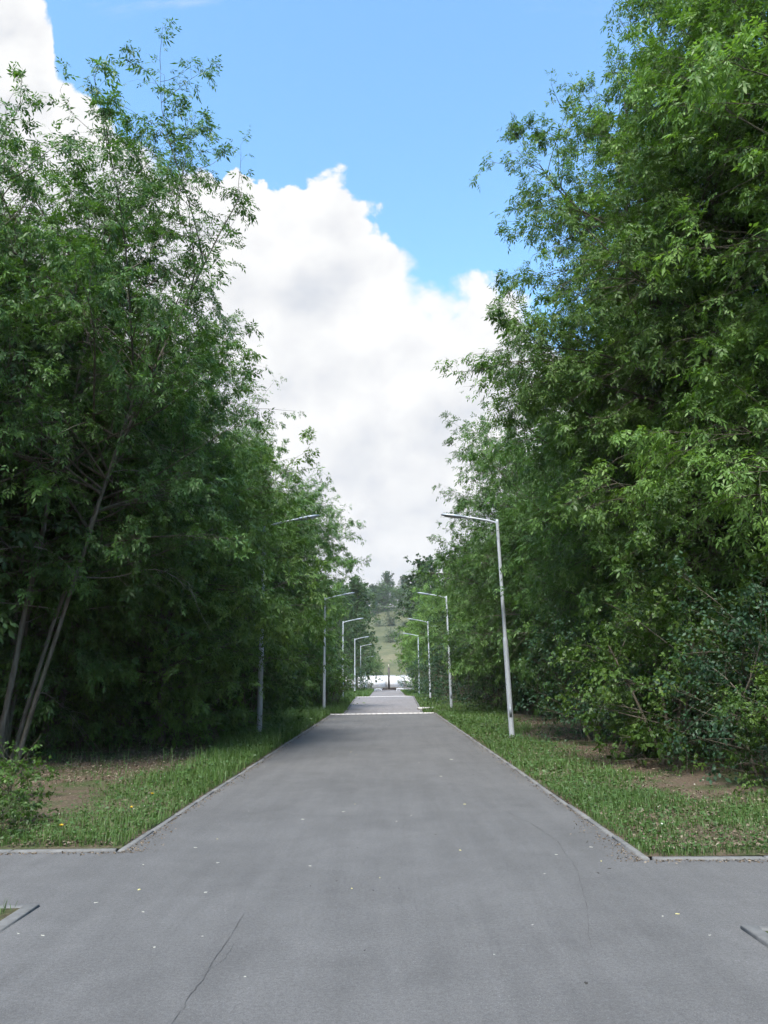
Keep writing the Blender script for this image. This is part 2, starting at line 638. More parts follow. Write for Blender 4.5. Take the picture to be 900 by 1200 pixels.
kerb_run((XL, 7.96), (XL, 37.0), side=1)
kerb_run((XR, 7.34), (XR, 37.4), side=-1)
kerb_run((XL - .09, 7.96), (-24, 8.0), side=-1, w=.08)
kerb_run((XR + .09, 7.335), (24, 6.45), side=1, w=.08)
kerb_run((XL, -13), (XL, 6.13), side=1, w=.10)
kerb_run((XR, -13), (XR, 5.42), side=-1, w=.10)
kerb_run((XL - .105, 6.13), (-24, 6.0), side=1, w=.08)
kerb_run((XR + .105, 5.42), (24, 5.0), side=-1, w=.08)
kerb_run((-1.97, 37.5), (-2.8, 73.9), side=1, w=.07, top=.04, seg=2)
kerb_run((1.68, 37.8), (2.54, 74.4), side=-1, w=.07, top=.04, seg=2)


def verge(name, inner, outer, y0, y1, ny, nx, seed, flip):
    """soil sheet from the kerb outward, gently uneven; inner(y) gives the kerb side"""
    s = np.linspace(0, 1, nx + 1) ** 1.8
    ys = y0 + (y1 - y0) * np.linspace(0, 1, ny + 1) ** 1.3
    Yg, Sg = np.meshgrid(ys, s, indexing='ij')
    X0 = inner(Yg)
    Xg = X0 + (outer - X0) * Sg
    dist = np.minimum(np.abs(Xg - X0), np.abs(Yg - (y0 if y0 > 0 else y1)))
    Zg = .014 + .02 * np.minimum(dist / .25, 1) + .035 * noise2(Xg, Yg, seed, 1.2) * np.minimum(dist / 1.0, 1) + .02 * np.minimum(dist / 2, 3)
    idx = np.arange(Xg.size).reshape(Xg.shape)
    q = np.stack([idx[:-1, :-1], idx[:-1, 1:], idx[1:, 1:], idx[1:, :-1]], -1).reshape(-1, 4)
    if flip:
        q = q[:, ::-1]
    g = Geo().add(np.stack([Xg, Yg, Zg], -1).reshape(-1, 3), quad=q)
    return structure(name, g.mesh(name, M_SOIL, True))


def inL(y):
    y = np.asarray(y, float)
    return np.where(y < 37.4, XL - .058, np.where(y < 74, -2.04 - (y - 37.5) * .0228, -1.7))


def inR(y):
    y = np.asarray(y, float)
    return np.where(y < 37.6, XR + .058, np.where(y < 74.5, 1.75 + (y - 37.8) * .0235, 2.0))


verge('verge', inL, -60, 8.035, 112, 220, 60, 3, True)
verge('verge', inR, 60, 7.41, 112, 220, 60, 4, False)
verge('verge', lambda y: np.full_like(y, XL - .1), -40, -14, 6.03, 40, 30, 5, True)
verge('verge', lambda y: np.full_like(y, XR + .1), 40, -14, 5.32, 40, 30, 6, False)

# far hill beyond the white fence
xs = np.linspace(-420, 420, 60)
ys = np.linspace(165, 620, 50)
Xg, Yg = np.meshgrid(xs, ys)
tt = np.clip((Yg - 170) / 230, 0, 1)
Zg = 38 * (tt * tt * (3 - 2 * tt)) * .75 + 34 * np.clip((Yg - 190) / 200, 0, 1.3) * .25 + 1.6 * noise2(Xg / 30, Yg / 30, 11, 1.0) * tt - .02
idx = np.arange(Xg.size).reshape(Xg.shape)
q = np.stack([idx[:-1, :-1], idx[:-1, 1:], idx[1:, 1:], idx[1:, :-1]], -1).reshape(-1, 4)
structure('hill', Geo().add(np.stack([Xg, Yg, Zg], -1).reshape(-1, 3), quad=q).mesh('hill', M_HILL, True))


def hill_z(x, y):
    t = np.clip((y - 170) / 230, 0, 1)
    return float(38 * (t * t * (3 - 2 * t)) * .75 + 34 * np.clip((y - 190) / 200, 0, 1.3) * .25) - 1.0


# cracks in the asphalt: thin jagged tar-dark lines
def crack(pts, w, seed):
    r = np.random.default_rng(seed)
    pts = np.array(pts, float)
    s = np.linspace(0, len(pts) - 1, 70)
    x = np.interp(s, range(len(pts)), pts[:, 0]) + np.cumsum(r.normal(0, .006, 70)) * .6
    y = np.interp(s, range(len(pts)), pts[:, 1])
    ww = w * np.clip(r.uniform(.15, 1.2, 70), 0, 1) * np.sin(np.linspace(.12, 3.0, 70)) ** .5
    v = np.stack([np.stack([x - ww, y, np.full(70, .004)], -1), np.stack([x + ww, y, np.full(70, .004)], -1)], 1).reshape(-1, 3)
    k = np.arange(69) * 2
    return structure('path_crack', Geo().add(v, quad=np.stack([k, k + 1, k + 3, k + 2], -1)).mesh('path_crack', M_CRACK))


crack([(-1.08, 3.6), (-1.04, 4.3), (-1.02, 5.0), (-1.00, 5.9)], .0028, 1)
crack([(1.22, 5.1), (1.42, 6.0), (1.60, 7.0), (1.69, 8.2), (1.60, 9.2), (1.42, 10.0), (1.1, 10.6)], .0024, 2)
crack([(-1.03, 4.75), (-.97, 5.05), (-.94, 5.3)], .0018, 9)

# ------------------------------------------------------------------ leaves
def leaflet_geo(g, P, D, Nn, L_, W, tint, fold=.25, droop=.15):
    """P base, D direction, Nn normal, all (N,3): folded pointed leaflets of two triangles each"""
    S = unit(np.cross(D, Nn))
    Nn = np.cross(S, D)
    L_, W = L_[:, None], W[:, None]
    tip = P + D * L_ - Nn * L_ * droop
    midp = P + D * L_ * .42 + Nn * W * fold * 0.4
    a = midp + S * W * .5 - Nn * W * fold
    b = midp - S * W * .5 - Nn * W * fold
    V = np.stack([P, a, tip, b], 1).reshape(-1, 3)
    k = np.arange(len(P)) * 4
    T = np.concatenate([np.stack([k, k + 1, k + 2], -1), np.stack([k, k + 2, k + 3], -1)], 1).reshape(-1, 3)
    g.add(V, tri=T, tint=np.repeat(tint, 2))


def compound_leaves(g, r, P, D, size, tint, k=5, wl=.40):
    """compound leaves: a terminal leaflet and pairs along a drooping stalk"""
    N = len(P)
    up = unit(np.array([0, 0, 1.]) + r.normal(0, .38, (N, 3)))
    D = unit(D)
    side = unit(np.cross(D, up))
    nrm = np.cross(side, D)
    size = size[:, None]
    specs = [(1.0, 0.0, 1.0)]
    if k >= 3:
        specs += [(.62, 55, .85), (.62, -55, .85)]
    if k >= 5:
        specs += [(.28, 65, .75), (.28, -65, .75)]
    for s, ang, sc in specs:
        ca, sa = math.cos(R(ang)), math.sin(R(ang))
        d = unit(D * ca + side * sa + r.normal(0, .16, (N, 3)) + np.array([0, 0, -.30]))
        base = P + D * size * .55 * s + np.array([0, 0, -1.]) * size * .10 * s * s
        l = size[:, 0] * .62 * sc * r.uniform(.75, 1.15, N)
        leaflet_geo(g, base, d, nrm + r.normal(0, .25, (N, 3)), l, l * wl * r.uniform(.8, 1.15, N), np.clip(tint + r.normal(0, .06, N), 0, 1))


def simple_leaves(g, r, P, D, size, tint, wl=.6):
    N = len(P)
    up = unit(np.array([0, 0, 1.]) + r.normal(0, .6, (N, 3)))
    leaflet_geo(g, P, unit(D), up, size, size * wl, tint)


# ------------------------------------------------------------------ trees
def curve(P0, D, L_, n, bend=0.0, wob=0.0, r=None):
    """M curved shoots: straight run plus a vertical bend and a sideways wobble -> (M,n,3)"""
    M = len(P0)
    s = np.linspace(0, 1, n)[None, :, None]
    L3 = L_[:, None, None]
    b = np.broadcast_to(np.asarray(bend, float), (M,))[:, None, None]
    pts = P0[:, None] + D[:, None] * L3 * s + np.array([0, 0, 1.]) * b * L3 * s * s
    if wob and r is not None:
        w1 = r.normal(0, 1, (M, 1, 3))
        w2 = r.normal(0, 1, (M, 1, 3))
        pts = pts + wob * L3 * (w1 * np.sin(math.pi * s) * .6 + w2 * np.sin(2 * math.pi * s) * .5)
    return pts


def sample(pts, i, s):
    """point and tangent at fraction s of curve i"""
    n = pts.shape[1]
    f = np.clip(s, 0, 1) * (n - 1)
    k = np.minimum(f.astype(int), n - 2)
    fr = (f - k)[:, None]
    a, b = pts[i, k], pts[i, k + 1]
    return a * (1 - fr) + b * fr, unit(b - a)


def turn(r, T, lo, hi, flat=.6):
    """directions leaving T at lo..hi degrees, flattened toward the horizontal"""
    N = len(T)
    rnd = r.normal(0, 1, (N, 3))
    rnd[:, 2] *= flat
    perp = unit(rnd - T * np.sum(rnd * T, 1, keepdims=True))
    a = np.radians(r.uniform(lo, hi, N))[:, None]
    return unit(T * np.cos(a) + perp * np.sin(a))


def grow(seed, H, stems, env, lo=.12, n_limb=46, leaf_n=12000, leaf=.20, lsd=.25, compound=5, wl=.40,
         droop=-.25, el=(5, 65), sub_d=.34, twig_d=.22, twig_l=.45, lump=.3, twigs=False, fill=.075, cosmin=.38, leafmat=None, barkmat=None,
         tint0=.5, dead=0, sides=8, wob=.05, limb_sides=5):
    """returns a list of (part name, mesh).  env(t, azimuth) = crown radius at relative height t"""
    r = np.random.default_rng(seed)
    parts = []
    ns = len(stems)
    sp = []
    for (bx, by, lx, ly, hf, r0, curv) in stems:      # base offset, lean (dx,dy at the top), height fraction, radius, curve
        n = 14
        s = np.linspace(0, 1, n)
        h = H * hf
        pts = np.stack([bx + lx * ((1 - curv) * s + curv * s * s), by + ly * ((1 - curv) * s + curv * s * s), h * s - .15 * (s == 0)], -1)
        pts[:, :2] += np.cumsum(r.normal(0, .012 * h / n * 2, (n, 2)), 0)
        rad = r0 * (1 - s) ** .8 * .92 + .012
        rad[0] *= 1.25
        g = Geo()
        tubes(g, pts[None], rad[None], sides)
        parts.append(('trunk', g.mesh('trunk', barkmat or M_BARK, True)))
        sp.append((pts, rad))
    SP = np.stack([a for a, _ in sp])
    SR = np.stack([b for _, b in sp])
    # limbs
    per = r.integers(0, ns, n_limb) if ns > 1 else np.zeros(n_limb, int)
    tz = lo + (1 - lo) * (np.arange(n_limb) + r.uniform(0, 1, n_limb)) / n_limb
    tz = np.clip(tz, lo, .985)
    hfs = np.array([s_[4] for s_ in stems])
    ok = tz / hfs[per]
    sfr = np.clip(np.where(ok > .97, r.uniform(.6, .97, n_limb), ok) - .02, .03, .97)
    P0, T0 = sample(SP, per, sfr)
    az = np.arange(n_limb) * 2.39996 + r.normal(0, .35, n_limb)
    zt = np.clip((P0[:, 2] / H - lo) / (1 - lo), 0, 1)
    elv = np.radians(el[0] + (el[1] - el[0]) * zt + r.normal(0, 9, n_limb))
    lmp = 1 + lump * (np.sin(3 * az + 9 * zt + seed) * .5 + r.normal(0, .5, n_limb) * .7)
    rad_t = np.array([env(min(a + .12, 1), b) for a, b in zip(zt, az)]) * np.clip(lmp, .45, 1.18)
    off = np.stack([np.cos(az), np.sin(az)], -1)
    inner = np.sum(P0[:, :2] * off, 1)
    L1 = np.clip((rad_t - inner), .5, None) / np.maximum(np.cos(elv), cosmin)
    D1 = np.stack([np.cos(az) * np.cos(elv), np.sin(az) * np.cos(elv), np.sin(elv)], -1)
    C1 = curve(P0, D1, L1, 9, bend=droop * (1 - .8 * zt), wob=wob, r=r)
    rl = np.clip(L1 * .008 + .004, .010, .07)
    rl = np.minimum(rl, np.interp(sfr, np.linspace(0, 1, 14), SR[0]) * .8)
    gb = Geo()
    s9 = np.linspace(0, 1, 9)[None]
    tubes(gb, C1, rl[:, None] * (1 - s9 * .85), limb_sides)
    # leading shoots of every stem count as limbs too
    # sub-branches
    cnt = np.maximum(2, (L1 / sub_d).astype(int))
    i2 = np.repeat(np.arange(n_limb), cnt)
    s2 = np.concatenate([np.linspace(.16, 1, c) for c in cnt]) + r.normal(0, .03, cnt.sum())
    P2, T2 = sample(C1, i2, s2)
    tipd = s2 > .96
    D2 = turn(r, T2, 32, 68)
    D2[tipd] = T2[tipd]
    L2 = np.clip(L1[i2] * (.20 + .34 * (1 - s2)) * r.uniform(.6, 1.25, len(i2)), .3, 2.2)
    # stem tops
    C2 = curve(P2, D2, L2, 6, bend=droop * .8 * (1 - .7 * zt[i2]), wob=wob, r=r)
    for k in range(ns):
        m = 10
        ss = r.uniform(.55, 1.0, m)
        Pa, Ta = sample(SP, np.full(m, k), ss)
        Da = turn(r, Ta, 15, 50, 1.0)
        La = np.full(m, .09 * H) * r.uniform(.6, 1.2, m)
        C2 = np.concatenate([C2, curve(Pa, Da, La, 6, bend=.1, wob=wob, r=r)])
        L2 = np.concatenate([L2, La])
    r2 = np.clip(L2 * .006, .004, .014)
    tubes(gb, C2, r2[:, None] * (1 - np.linspace(0, 1, 6)[None] * .7), 4)
    # twigs
    cnt = np.maximum(2, (L2 / twig_d).astype(int))
    i3 = np.repeat(np.arange(len(L2)), cnt)
    s3 = np.concatenate([np.linspace(.2, 1, c) for c in cnt]) + r.normal(0, .04, cnt.sum())
    P3, T3 = sample(C2, i3, s3)
    D3 = turn(r, T3, 25, 60)
    L3 = twig_l * r.uniform(.5, 1.3, len(i3))
    C3 = curve(P3, D3, L3, 4, bend=-.30, wob=wob, r=r)
    if twigs:
        tubes(gb, C3, np.full((len(L3), 1), .0028) * (1 - np.linspace(0, 1, 4)[None] * .6), 3)
    parts.append(('branches', gb.mesh('branches', M_TWIG, True)))
    # leaves on the twigs
    if True:
        w2 = np.exp(r.normal(0, .65, len(L2)))
        ax = np.linalg.norm(P3[:, :2] - np.mean(P3[:, :2], 0), axis=1)
        outer = np.maximum(ax / np.percentile(ax, 85), 1.15 * np.clip(P3[:, 2] / H, 0, 1.2) ** 1.5)
        w3 = w2[i3] * (.30 + np.clip(outer, 0, 1.15)) * (.5 + .5 * np.clip(s3, 0, 1)) * L3
        i4 = r.choice(len(L3), leaf_n, p=w3 / w3.sum())
    s4 = r.uniform(.1, 1.0, leaf_n) ** .7
    P4, T4 = sample(C3, i4, s4)
    P4 = P4 + r.normal(0, 1, P4.shape) * fill * np.array([1, 1, .8])
    D4 = turn(r, T4, 20, 75, .7) + np.array([0, 0, -.35])
    D4 = unit(D4)
    # branch to branch and leaf to leaf colour differences
    tb = r.normal(0, .13, len(L3)) + (r.normal(0, .10, len(L2)))[i3]
    tint = np.clip(tint0 + tb[i4] + r.normal(0, .12, leaf_n), 0, 1)
    size = leaf * np.clip(1 + r.normal(0, lsd, leaf_n), .5, 1.6)
    gl = Geo()
    if compound > 1:
        compound_leaves(gl, r, P4, D4, size, tint, compound, wl)
    else:
        simple_leaves(gl, r, P4, D4, size, tint, wl)
    parts.append(('crown', gl.mesh('crown', leafmat or M_LEAF)))
    for k in range(dead):
        gd = Geo()
        Pd, Td = sample(SP, r.integers(0, ns, 1), r.uniform(.14, .5, 1))
        ad = r.uniform(0, 6.28, 1)
        ed = np.radians(r.uniform(15, 50, 1))
        Dd = np.stack([np.cos(ad) * np.cos(ed), np.sin(ad) * np.cos(ed), np.sin(ed)], -1)
        Ld = r.uniform(1.6, 4.0, 1)
        Cd = curve(Pd, Dd, Ld, 12, bend=-.55, wob=.09, r=r)
        tubes(gd, Cd, .014 * (1 - np.linspace(0, 1, 12)[None] * .8), 4)
        ie = np.zeros(14, int)
        Pe, Te = sample(Cd, ie, r.uniform(.25, 1, 14))
        Ce = curve(Pe, turn(r, Te, 20, 60), r.uniform(.3, 1.2, 14), 6, bend=-.3, wob=.08, r=r)
        tubes(gd, Ce, .005 * (1 - np.linspace(0, 1, 6)[None] * .7) * np.ones((14, 1)), 3)
        parts.append(('dead_branch', gd.mesh('dead_branch', M_DEAD, True)))
    return parts


def place(parts, name, label, cat, x, y, z=0.0, rot=0.0, sc=1.0, group=None, skip=()):
    t = thing(name, label, cat, (x, y, z), rot, sc, group)
    for pn, me in parts:
        if pn not in skip:
            obj(pn, me, t)
    return t


def dome(Rm, top=.25, peak=.4, bottom=.75):
    """crown radius profile, 0..1 in height"""
    def f(t, az):
        if t < peak:
            k = bottom + (1 - bottom) * math.sin(t / peak * math.pi / 2)
        else:
            q = (t - peak) / (1 - peak)
            k = max(top, math.cos(q * math.pi / 2 * .96) ** .75)
        return Rm * k
    return f


# --- tree kinds -------------------------------------------------------------
# open, upright, feathery-topped maple of several leaning stems (left foreground)
V_FEATHER = grow(21, 13.4, [(0, 0, 1.5, .4, .97, .062, .05), (.35, .15, 2.5, -.6, .66, .046, .05), (.1, .5, 4.5, -.3, .98, .042, .35), (-.3, .9, -.6, 1.6, .90, .055, .3), (-.4, 1.2, .9, 1.0, .97, .05, .3)],
                 dome(3.8, .36, .36, .55), lo=.29, n_limb=84, leaf_n=50000, leaf=.185, wl=.33, twigs=True, droop=-.08, el=(15, 72), lump=.5, twig_l=.5, sub_d=.30, fill=.06, cosmin=.75, dead=9, tint0=.45)
# dense rounded maple, foliage nearly to the ground
V_DENSE = grow(5, 11.5, [(0, 0, .5, .2, 1.0, .12, .3), (.3, .1, 1.9, -.4, .85, .09, .2), (-.25, -.1, -1.5, .6, .88, .09, .2)],
               dome(4.3, .34, .48, .42), lo=.08, n_limb=96, leaf_n=46000, leaf=.205, wl=.34, droop=-.18, el=(0, 62), lump=.32, sub_d=.26)
V_DENSE2 = grow(12, 12.2, [(0, 0, -.7, .3, 1.0, .12, .3), (.2, .2, 1.6, .9, .9, .09, .2)],
                dome(4.2, .30, .50, .40), lo=.09, n_limb=96, leaf_n=46000, leaf=.205, wl=.34, droop=-.17, el=(5, 66), lump=.35, sub_d=.26, tint0=.55)
# the big one on the right: tall, leaf tufts hanging over the path
V_BIG = grow(33, 16.5, [(0, 0, -1.0, .3, 1.0, .13, .3), (.3, .2, 1.7, 1.0, .9, .10, .2), (-.3, .1, -2.2, -.6, .82, .09, .2)],
             dome(4.7, .48, .45, .50), lo=.22, n_limb=120, leaf_n=100000, twigs=True, leaf=.195, wl=.33, droop=-.17, el=(2, 64), lump=.34, sub_d=.26, leafmat=M_LEAF_L, dead=16, tint0=.5)
# lighter-leaved mid-height one
V_LIGHT = grow(44, 9.0, [(0, 0, .3, .1, 1.0, .10, .3), (.2, 0, -1.2, .4, .85, .08, .2)],
               dome(3.4, .3, .44, .55), lo=.06, n_limb=76, leaf_n=32000, leaf=.20, wl=.36, droop=-.16, el=(3, 62), lump=.32, sub_d=.26, leafmat=M_LEAF_L, tint0=.6)
# darker wood trees standing deeper
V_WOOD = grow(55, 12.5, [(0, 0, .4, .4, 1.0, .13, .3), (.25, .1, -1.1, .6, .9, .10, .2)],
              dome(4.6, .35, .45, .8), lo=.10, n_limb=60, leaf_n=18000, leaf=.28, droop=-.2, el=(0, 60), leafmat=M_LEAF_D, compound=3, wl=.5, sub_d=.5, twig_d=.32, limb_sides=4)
# poplar-like upright tree for the far background
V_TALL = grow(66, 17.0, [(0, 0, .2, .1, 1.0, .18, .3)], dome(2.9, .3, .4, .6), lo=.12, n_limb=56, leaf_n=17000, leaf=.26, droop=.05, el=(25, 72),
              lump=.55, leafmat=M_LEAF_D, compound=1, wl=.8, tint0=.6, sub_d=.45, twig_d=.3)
V_HILL = grow(67, 12.0, [(0, 0, .2, .1, 1.0, .15, .3)], dome(4.4, .35, .42, .7), lo=.08, n_limb=50, leaf_n=15000, leaf=.28, droop=-.1, el=(5, 66),
              lump=.4, compound=1, wl=.8, tint0=.6, sub_d=.45, twig_d=.3)
# shrubs
V_SHRUB = grow(71, 2.3, [(0, 0, .2, .1, 1.0, .03, .3), (.1, .1, .7, .3, .85, .025, .2), (-.1, 0, -.6, .4, .85, .025, .2), (0, -.1, .1, -.7, .8, .025, .2)],
               dome(1.35, .35, .4, .8), lo=.05, n_limb=40, leaf_n=8000, leaf=.105, droop=-.15, el=(5, 60), sub_d=.22, twig_d=.14, twig_l=.25, leafmat=M_LEAF_Y, compound=3, wl=.62, sides=5, barkmat=M_TWIG)
V_SAPLING = grow(77, .95, [(0, 0, .1, .05, 1.0, .012, .3), (.08, .05, .35, .1, .8, .01, .2), (-.06, 0, -.3, .2, .85, .01, .2), (0, -.06, .05, -.4, .8, .01, .2)],
                 dome(.55, .4, .4, .8), lo=.08, n_limb=26, leaf_n=620, leaf=.13, droop=-.12, el=(5, 55), sub_d=.14, twig_d=.1, twig_l=.14, fill=.03, leafmat=M_LEAF_Y, compound=3, wl=.62, sides=5, barkmat=M_TWIG, tint0=.4)
V_BUSH = grow(72, 2.2, [(0, 0, .2, .1, .95, .03, .3), (.1, .1, .8, .3, .85, .025, .2), (-.1, 0, -.7, .4, .85, .025, .2), (0, -.1, .1, -.8, .85, .025, .2)],
              dome(1.5, .5, .45, .9), lo=.03, n_limb=46, leaf_n=6500, leaf=.085, droop=-.05, el=(0, 65), sub_d=.2, twig_d=.13, twig_l=.22, leafmat=M_LEAF_B, compound=1, wl=.6, sides=5, barkmat=M_TWIG)
V_WEEDY = grow(73, 1.3, [(.3 * math.cos(a), .3 * math.sin(a), .35 * math.cos(a), .35 * math.sin(a), .95, .012, .2) for a in np.arange(7) * .9],
               dome(.75, .5, .5, .9), lo=.04, n_limb=40, leaf_n=2600, leaf=.10, droop=-.1, el=(10, 65), sub_d=.2, twig_d=.12, twig_l=.18, leafmat=M_LEAF_Y, compound=1, wl=.4, sides=4, barkmat=M_TWIG, tint0=.7)

# --- left row ---------------------------------------------------------------
GL, GR = 'trees lining the left side of the path', 'trees lining the right side of the path'
place(V_FEATHER, 'maple_tree', 'tall open maple with leaning grey stems and feathery top at the left front', 'tree', -7.3, 14.9, 0, 0.0, 0.92, GL)
place(V_DENSE, 'maple_tree', 'dense dark maple just behind the leaning stems on the left', 'tree', -9.2, 17.2, 0, 1.9, 0.92, GL)
place(V_DENSE2, 'maple_tree', 'drooping dark maple right of the leaning stems on the left', 'tree', -8.0, 18.8, 0, .7, 0.84, GL)
place(V_LIGHT, 'maple_tree', 'young maple hiding the upper pole of the nearest left lamp', 'tree', -5.8, 20.6, 0, 2.6, 1.0, GL)
place(V_DENSE, 'maple_tree', 'rounded maple just beyond the first left lamp, its head poking out', 'tree', -9.0, 26.6, 0, 4.0, 1.0, GL)
place(V_DENSE2, 'maple_tree', 'tall maple leaning over the path above the second left lamp', 'tree', -7.1, 34.8, 0, 3.3, 0.94, GL)
place(V_DENSE, 'maple_tree', 'maple with the crown reaching farthest over the path on the left', 'tree', -7.2, 42, 0, 5.4, 1.05, GL)
place(V_LIGHT, 'maple_tree', 'bright green low tree behind the second lamp pole on the left', 'tree', -6.5, 47, 0, 1.0, .9, GL)
place(V_LIGHT, 'maple_tree', 'light green tree beside the third lamp pole on the left', 'tree', -6.8, 58, 0, 2.6, .9, GL)
place(V_WOOD, 'maple_tree', 'dark tree behind the fourth lamp pole on the left', 'tree', -9.0, 70.0, 0, 2.0, .8, GL)
place(V_WOOD, 'maple_tree', 'dark tree behind the fifth lamp pole on the left', 'tree', -8.2, 88, 0, 3.0, .95, GL)
place(V_WOOD, 'maple_tree', 'dark spreading tree near the left end of the white fence', 'tree', -5.6, 106, 0, 1.1, 0.95, GL)
place(V_TALL, 'poplar_tree', 'hazy dark tree with hanging boughs left of the far meadow', 'tree', -4.8, 128, 0, 1.1, 1.0, GL)
# --- right row --------------------------------------------------------------
place(V_BIG, 'maple_tree', 'tallest maple at the right front, running out of the top of the picture', 'tree', 9.7, 12.8, 0, 3.5, 1.0, GR)
place(V_BIG, 'maple_tree', 'broad light maple overhanging the path behind the right front maple', 'tree', 8.5, 17.4, 0, 2.5, 0.96, GR)
place(V_DENSE2, 'maple_tree', 'full maple just before the first right lamp pole', 'tree', 7.7, 19.4, 0, 2.2, 0.93, GR)
place(V_DENSE, 'maple_tree', 'maple standing behind the first right lamp head', 'tree', 8.5, 28.5, 0, .2, 1.02, GR)
place(V_DENSE2, 'maple_tree', 'maple between the first and second right lamp poles', 'tree', 6.8, 35.5, 0, 5.0, .95, GR)
place(V_DENSE, 'maple_tree', 'maple between the second and third right lamps, set back', 'tree', 8.6, 44.0, 0, 2.0, .8, GR)
place(V_LIGHT, 'maple_tree', 'light green tree set back behind the third right lamp', 'tree', 8.2, 54.0, 0, 1.4, 1.0, GR)
place(V_LIGHT, 'maple_tree', 'bright light green tree just beyond the third right lamp', 'tree', 6.9, 65.0, 0, 4.4, 1.0, GR)
place(V_LIGHT, 'maple_tree', 'pale green tree nearest the path right of the far meadow', 'tree', 5.4, 84, 0, .9, 1.05, GR)
place(V_DENSE, 'maple_tree', 'dark tree beyond the pale green one at the right end of the fence', 'tree', 7.0, 100, 0, .9, .95, GR)
place(V_TALL, 'poplar_tree', 'tall slim poplar rising above the right trees near the path end', 'tree', 6.3, 116, 0, 0.3, 1.10, GR)
place(V_TALL, 'poplar_tree', 'slim poplar with a thin tip behind the second right lamp', 'tree', 9.6, 100.0, 0, 2.3, 1.0, GR)

# --- the woods behind the rows ------------------------------------------------
rw = np.random.default_rng(99)
for sx, lab, gp in ((-1, 'shaded tree standing deeper in the wood left of the path', 'trees deeper in the left wood'),
                    (1, 'shaded tree standing deeper in the wood right of the path', 'trees deeper in the right wood')):
    for row, (x0, step) in enumerate(((11.2, 4.6), (15.5, 5.6), (21.0, 8.0))):
        y = 13.0 + row * 1.0
        while y < 70 - row * 8:
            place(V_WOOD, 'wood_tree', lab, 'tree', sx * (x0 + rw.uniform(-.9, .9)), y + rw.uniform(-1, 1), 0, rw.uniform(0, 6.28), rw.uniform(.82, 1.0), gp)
            y += step

for x, y, q in ((-14.5, -2.0, 1.0), (-10.0, -3.5, 2.0), (-9, -10, 2.5), (-17, -5, .5), (-14, -8, .2), (15.0, -2.5, 4.0), (10, -5.0, 5.0), (10, -11, 5.5), (17, -8, 1.5)):  # out-of-view trees added to keep low light out of the woods
    place(V_WOOD, 'wood_tree', 'unseen tree beside the viewer, added to block low light', 'tree', x, y, 0, q, .95, 'unseen trees added by the cross path')

for v_, x, y, q, sc_, lab in ((V_DENSE, -7.2, 157, .5, .95, 'green tree just behind the white fence, left of the open slope'), (V_LIGHT, -12.5, 160, 2.0, 1.15, 'light green tree behind the white fence, second left of the open slope'),
                              (V_DENSE2, 9.4, 156, 1.2, .9, 'green tree just behind the white fence, right of the open slope'), (V_LIGHT, 14.5, 161, 4.0, 1.2, 'light green tree behind the white fence, second right of the open slope'),
                              (V_LIGHT, -3.2, 176, 1.4, .7, 'small light tree at the foot of the open slope behind the fence')):
    place(v_, 'fence_tree', lab, 'tree', x, y, 0, q, sc_, 'trees behind the white fence')

# --- hilltop wood ---------------------------------------------------------------
for i in range(30):
    x = -34 + i * 2.4 + rw.uniform(-1, 1)
    y = 318 + rw.uniform(0, 34) + (0 if abs(x - 2) > 9 else 12)
    place(V_HILL if i % 3 else V_TALL, 'hilltop_tree', 'distant hazy tree of the wood on the far hilltop', 'tree', x, y, hill_z(x, y), rw.uniform(0, 6.28), rw.uniform(.75, 1.05), 'trees on the far hilltop')

for i in range(16):
    x, y = rw.uniform(-16, 18), rw.uniform(200, 300)
    place(V_BUSH, 'hillside_bush', 'small dark bush on the open slope of the far hill', 'bush', x, y, hill_z(x, y) + .6, rw.uniform(0, 6), rw.uniform(.7, 1.8), 'bushes on the far slope')

# --- shrubs ------------------------------------------------------------------------
place(V_SAPLING, 'maple_shrub', 'low leafy maple shrub at the foot of the leaning stems on the left', 'shrub', -5.1, 10.9, 0, .3, .58)
place(V_SHRUB, 'maple_shrub', 'bright yellow-green young maple shrub, tallest on the right', 'shrub', 5.1, 14.3, 0, 2.3, 1.12)
place(V_BUSH, 'bush', 'bluish green bush in front of the right front trunk', 'shrub', 5.7, 12.2, 0, 1.3, .82)
place(V_SHRUB, 'maple_shrub', 'small fresh green shrub at the right edge of the picture', 'shrub', 5.55, 10.6, 0, 4.3, .6)
place(V_BUSH, 'bush', 'dark bush behind the first right lamp pole', 'shrub', 5.0, 19.2, 0, 4.3, .95)
place(V_BUSH, 'bush', 'dark bush beside the brown leaning trunk on the right', 'shrub', 5.9, 16.2, 0, 2.3, .9)
place(V_BUSH, 'bush', 'dark round hedge bush behind the second right lamp pole', 'shrub', 4.9, 47.5, 0, .3, 1.5)
place(V_BUSH, 'bush', 'grey-green hedge bush left of the second right lamp pole', 'shrub', 4.5, 55.0, 0, 1.9, 1.35)
place(V_BUSH, 'bush', 'dark hedge bush at the foot of the fifth right lamp', 'shrub', 3.6, 90.0, 0, 3.3, 1.3)
place(V_BUSH, 'bush', 'dark low bush by the fifth left lamp near the fence', 'shrub', -3.6, 98.0, 0, 3.3, .95)
place(V_WEEDY, 'weed_clump', 'bright weedy mound beyond the second left lamp pole, with yellow flecks', 'weeds', -3.3, 44.0, 0, .5, (1.3, 2.4, 1.15))
place(V_WEEDY, 'weed_clump', 'darker weedy mound on the left verge just behind the bright one', 'weeds', -4.0, 50.0, 0, 2.5, (1.3, 2.0, 1.1))
place(V_BUSH, 'bush', 'dark bush in front of the hedge, right of the second right lamp pole', 'shrub', 5.6, 40.5, 0, 2.2, 1.25)
place(V_BUSH, 'bush', 'dark hedge bush behind the third right lamp pole', 'shrub', 4.7, 65.0, 0, 1.2, 1.4)
